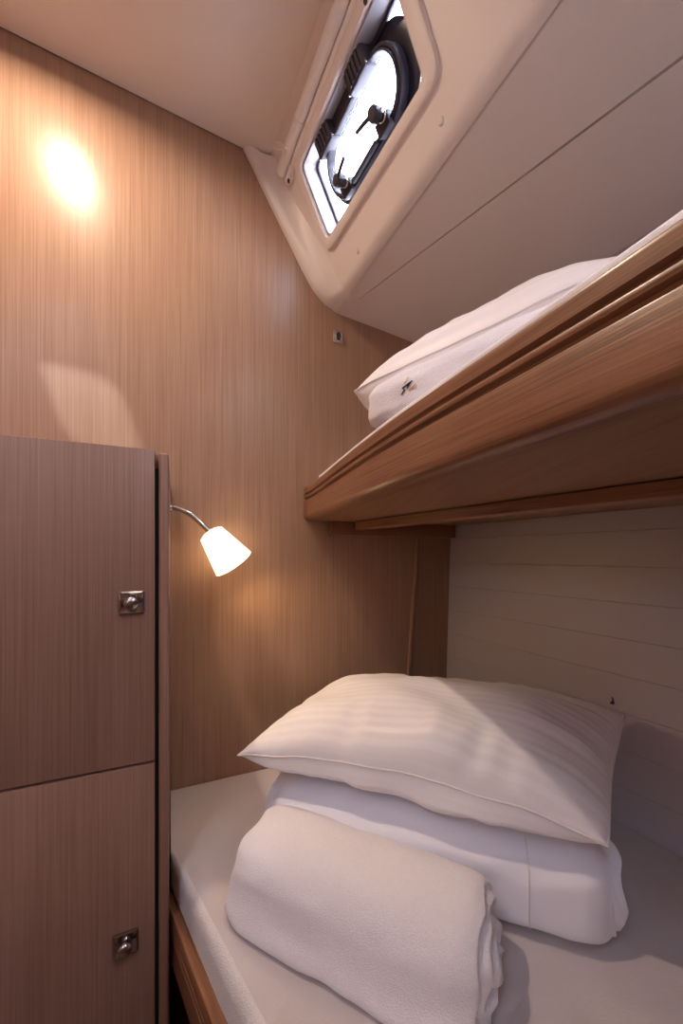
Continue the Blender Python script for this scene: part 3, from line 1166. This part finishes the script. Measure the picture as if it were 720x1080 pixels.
def rolled(name, A, B, hw, hh, zb, mat, label, cat, spiral=3.0, flat=.4, seed=0, caps=(1, 1), amp=.004, n=110, m=96, power=2.4, skew=0.0, flap=0.0, cap_d=.012, stick=0.0, group=None, part='cloth'):
    """a soft roll or folded block lying along A->B: rounded section, ends showing the wound layers"""
    rt = thing(name, (A + B) / 2 + UP * zb, label, cat, group)
    bpy.context.view_layer.update()
    ax = (B - A)
    Ln = ax.length
    ax.normalize()
    sd = V((ax.y, -ax.x, 0))              # towards the viewer side
    O = V((seed * 2.3, seed, seed * 5.1))

    def sec(th, s):
        c, sn = math.cos(th), math.sin(th)
        x = sgnpow(c, 2 / power)
        z = sgnpow(sn, 2 / power)
        if z < 0:
            x = sgnpow(c, 2 / (power + 3))
            z = sgnpow(sn, 2 / (power + 3))
        x += skew * z
        if flap and x > 0 and z < 0:
            x += flap * (-z) ** 2
        return x, z
    vs_, fs = [], []
    for i in range(n + 1):
        s = i / n
        for k in range(m):
            th = 2 * math.pi * k / m
            x, z = sec(th, s)
            sx = 1 + .05 * noise.noise(V((s * 2.5, 0, 1)) + O)
            sz = 1 + .07 * noise.noise(V((s * 2.2, 5, 2)) + O)
            w = amp * (noise.noise(V((s * 4, x * 1.5, z * 1.5)) + O) + .45 * noise.noise(V((s * 11, x * 3, z * 3)) + O))
            es = 0.0
            sx *= 1 - .13 * max(0, 1 - min(s, 1 - s) * Ln / .045) ** 2
            p = A + ax * (s * Ln + .01 * noise.noise(V((x * 1.3, z * 1.3, 20 + (s > .5))) + O) * (2 * s - 1) ** 2) + sd * ((hw * sx + w) * x)
            # ends tuck in a little
            end = min(s, 1 - s) * Ln
            tuck = 1 - .10 * max(0, 1 - end / .02) ** 2
            zz = zb + hh * sz + (hh * sz + w) * z * tuck
            if zz < zb + .002:
                zz = zb + .001
            p.z = 0
            vs_.append(p + UP * zz)
    for i in range(n):
        for k in range(m):
            a, b = i * m + k, i * m + (k + 1) % m
            fs.append((a, b, b + m, a + m))
    # end caps: rings shrinking to the core, pushed in and out by the layers
    R = 34
    for e in (0, 1):
        ring0 = (n * m if e else 0)
        s0 = vs_[ring0:ring0 + m]
        cen = sum(s0, V()) / m
        dirv = ax if e else -ax
        prev = list(range(ring0, ring0 + m))
        for r in range(1, R + 1):
            q = r / R
            cur = []
            for k in range(m):
                th = 2 * math.pi * k / m
                f = 1 - q * .97
                o = s0[k]
                core = cen + (o - cen) * flat * .25
                p = core.lerp(o, f) if flat else cen.lerp(o, f)
                ph = q * spiral + (th / (2 * math.pi))
                lay = math.cos(2 * math.pi * ph)
                d = cap_d * (.55 * lay * min(1, q * 6) - .6 * min(1, q * 5)) * caps[e]
                d += cap_d * .9 * noise.noise(V((p.x * 22, p.y * 22, p.z * 22)) + O) * min(1, q * 5)
                d += stick * math.sqrt(q) * caps[e]
                p = p + dirv * d
                cur.append(len(vs_))
                vs_.append(p)
            for k in range(m):
                fs.append((prev[k], prev[(k + 1) % m], cur[(k + 1) % m], cur[k]))
            prev = cur
        fs.append(tuple(prev))
    mesh(part, vs_, fs, mat, rt, 75)
    return rt, vs_


# folded duvet on the lower bunk
dA, dB = V((-.150, .750, 0)), V((.405, .552, 0))
dax = (dB - dA).normalized()
dsd = V((dax.y, -dax.x, 0))
half = .185
dA2, dB2 = dA - dsd * half, dB - dsd * half
duvet, dv = rolled('folded_duvet', dA2, dB2, half, .071, ZM, 'cotton', 'folded white cotton duvet under the striped pillow on the lower bunk', 'duvet',
                   spiral=3.2, flat=3.2, seed=4, amp=.008, power=3.0, cap_d=.022, stick=.026, part='duvet_cover')
# hem seam on the front face of the duvet cover
row = int(.80 * 110) * 96
tube('hem_seam', [dv[row + k % 96] + dsd * .0008 for k in range(22, -22, -1)], .0011, 'piping_white', duvet, 6)
FLp, FRp = onz(246, 797, -.412), onz(646, 893, -.425)
BRp = onz(664, 752, -.345)
BLp = onz(352, 722, -.375)
pillow('bed_pillow', FLp, FRp, BRp, BLp, .103, .095, 'white satin-striped pillow lying on the folded duvet of the lower bunk', floorz=-.458, rnd=.08, arch=.030, lip=.022, m=84, wr=1.5, seed=2, group='bed pillows')
# rolled bath towel in front
tA, tB = V((-.149, .692, 0)), V((.193, .522, 0))
towel, tv = rolled('rolled_towel', tA, tB, .082, .0655, ZM, 'terry', 'rolled white terry towel in front of the duvet on the lower bunk', 'towel',
                   spiral=2.6, flat=.3, seed=9, amp=.003, power=2.2, skew=-.08, flap=.30, cap_d=.014, stick=.028, part='terry_cloth')

# bedding on the upper bunk
uz = .2190
utA, utB = V((.085, .690, 0)), V((.37, .36, 0))
ut, uv_ = rolled('rolled_towel', utA, utB, .060, .040, uz, 'terry', 'white towel with a small dark emblem on the upper bunk', 'towel',
                 spiral=2.2, flat=1.0, seed=14, amp=.004, power=2.4, cap_d=.008, n=80, m=72, part='terry_cloth')
uFL, uFR = onz(362, 414, .325), onz(700, 250, .345)
uBL, uBR = V((.19, .98, .33)), V((.62, .66, .34))
pillow('bed_pillow', uFL, uFR, uBR, uBL, .098, .118, 'white pillow behind the emblem towel on the upper bunk', floorz=uz, seed=6, group='bed pillows', n=60, m=40, wr=.5, rnd=.32)

# ------------------------------------------------------------------ reading lamp
sh0 = Q(0, 0, 0)


def on_c(x, y, c):
    return onplane(x, y, N * c, N)


LC = .99
top = on_c(222, 562, LC)
mouth = on_c(246.5, 594.5, LC - .030)
lax = (mouth - top).normalized()
ln = (mouth - top).length
base = on_c(176.5, 536, LC + .012)
rl = thing('reading_lamp', base, 'lit reading lamp with white glass shade on a chrome gooseneck', 'lamp')
bpy.context.view_layer.update()
sidepos = Q(-.0073, (base).dot(N), base.z)
lathe('mount', [(.020, 0), (.020, .001), (.016, .002), (.007, .0025), (.0065, .004)], sidepos, D, 'chrome', rl, 28)
neck = catmull([sidepos + D * .001, on_c(184, 535.5, LC + .010), on_c(199, 541.5, LC + .008), on_c(211, 551, LC + .003), on_c(220, 560.5, LC)], 8)
tube('gooseneck', neck, .0066, 'chrome', rl, 14)
lathe('shade_collar', [(.007, -.010), (.0095, -.009), (.010, .001)], top, lax, 'chrome', rl, 20)
rt_, rm = .031, .0505
prof = [(.004, -.001), (.018, -.0005), (.0245, .001), (rt_, .005), (rt_ + (rm - rt_) * .5, ln * .52), (rm, ln), (rm - .0022, ln), (rt_ + (rm - rt_) * .5 - .0024, ln * .52), (rt_ - .003, .007), (.018, .0028), (.004, .0025)]
shade = lathe('lamp_shade', prof, top, lax, 'opal_glass', rl, 40, 50, closed_ends=False)
lathe('bulb', [(.001, .020), (.008, .021), (.013, .030), (.014, .036), (.010, .044), (.001, .047)], top, lax, 'bulb', rl, 20)
ld = bpy.data.lights.new('lamp_light', 'POINT')
ld.energy = READ_LAMP_W
ld.color = READ_WARM
ld.shadow_soft_size = .016
lo_ = bpy.data.objects.new('lamp_light', ld)
COL.objects.link(lo_)
lo_.location = top + lax * .056
lo_.parent = rl
lo_.matrix_parent_inverse = rl.matrix_world.inverted()

# ------------------------------------------------------------------ hook on the hull
hk0 = onplane(646, 741, hullpt(0, -.3), (HO - UP * .035).normalized())
hk = thing('cord_hook', hk0, 'tiny dark hook on the white hull planks above the pillow corner', 'hook')
bpy.context.view_layer.update()
lathe('hook_base', [(.004, 0), (.004, .002), (.002, .003)], hk0, -HO, 'dark_plastic', hk, 14)
tube('hook_wire', catmull([hk0, hk0 - HO * .009, hk0 - HO * .012 + HU * .003 + UP * .004, hk0 - HO * .011 + HU * .006 + UP * .010, hk0 - HO * .010 + HU * .003 + UP * .015], 5), .0016, 'dark_plastic', hk, 8)

# ------------------------------------------------------------------ embroidered emblem on the upper towel
bpy.context.view_layer.update()
cloth = [c for c in ut.children][0]
dg = bpy.context.evaluated_depsgraph_get()


def on_cloth(x, y, lift=.0008):
    r = ray(x, y).normalized()
    ok, loc, nrm, idx = cloth.ray_cast(cloth.matrix_world.inverted() @ V((0, 0, 0)), r)
    if ok:
        return loc + cloth.matrix_world.translation - r * lift
    return None


def px(cx, cy):
    return 330 + cx / 6, 330 + cy / 6


def stitch(name, pts, mat):
    pp = [on_cloth(*px(*p)) for p in pts]
    if any(p is None for p in pp):
        print('emblem misses cloth', name)
        return
    r = pp[0].normalized()
    panel(name, pp, [], r * -.0006, mat, ut)


stitch('emblem_navy', [(630, 424), (598, 446), (559, 477), (574, 486), (553, 521), (566, 514), (584, 487), (572, 478), (596, 462), (592, 483), (603, 470)], 'navy_thread')
stitch('emblem_gold', [(572, 444), (588, 428), (602, 404), (606, 406), (592, 432), (576, 448)], 'gold_thread')
stitch('emblem_orange', [(604, 484), (622, 470), (650, 448), (653, 452), (627, 478), (607, 490)], 'orange_thread')
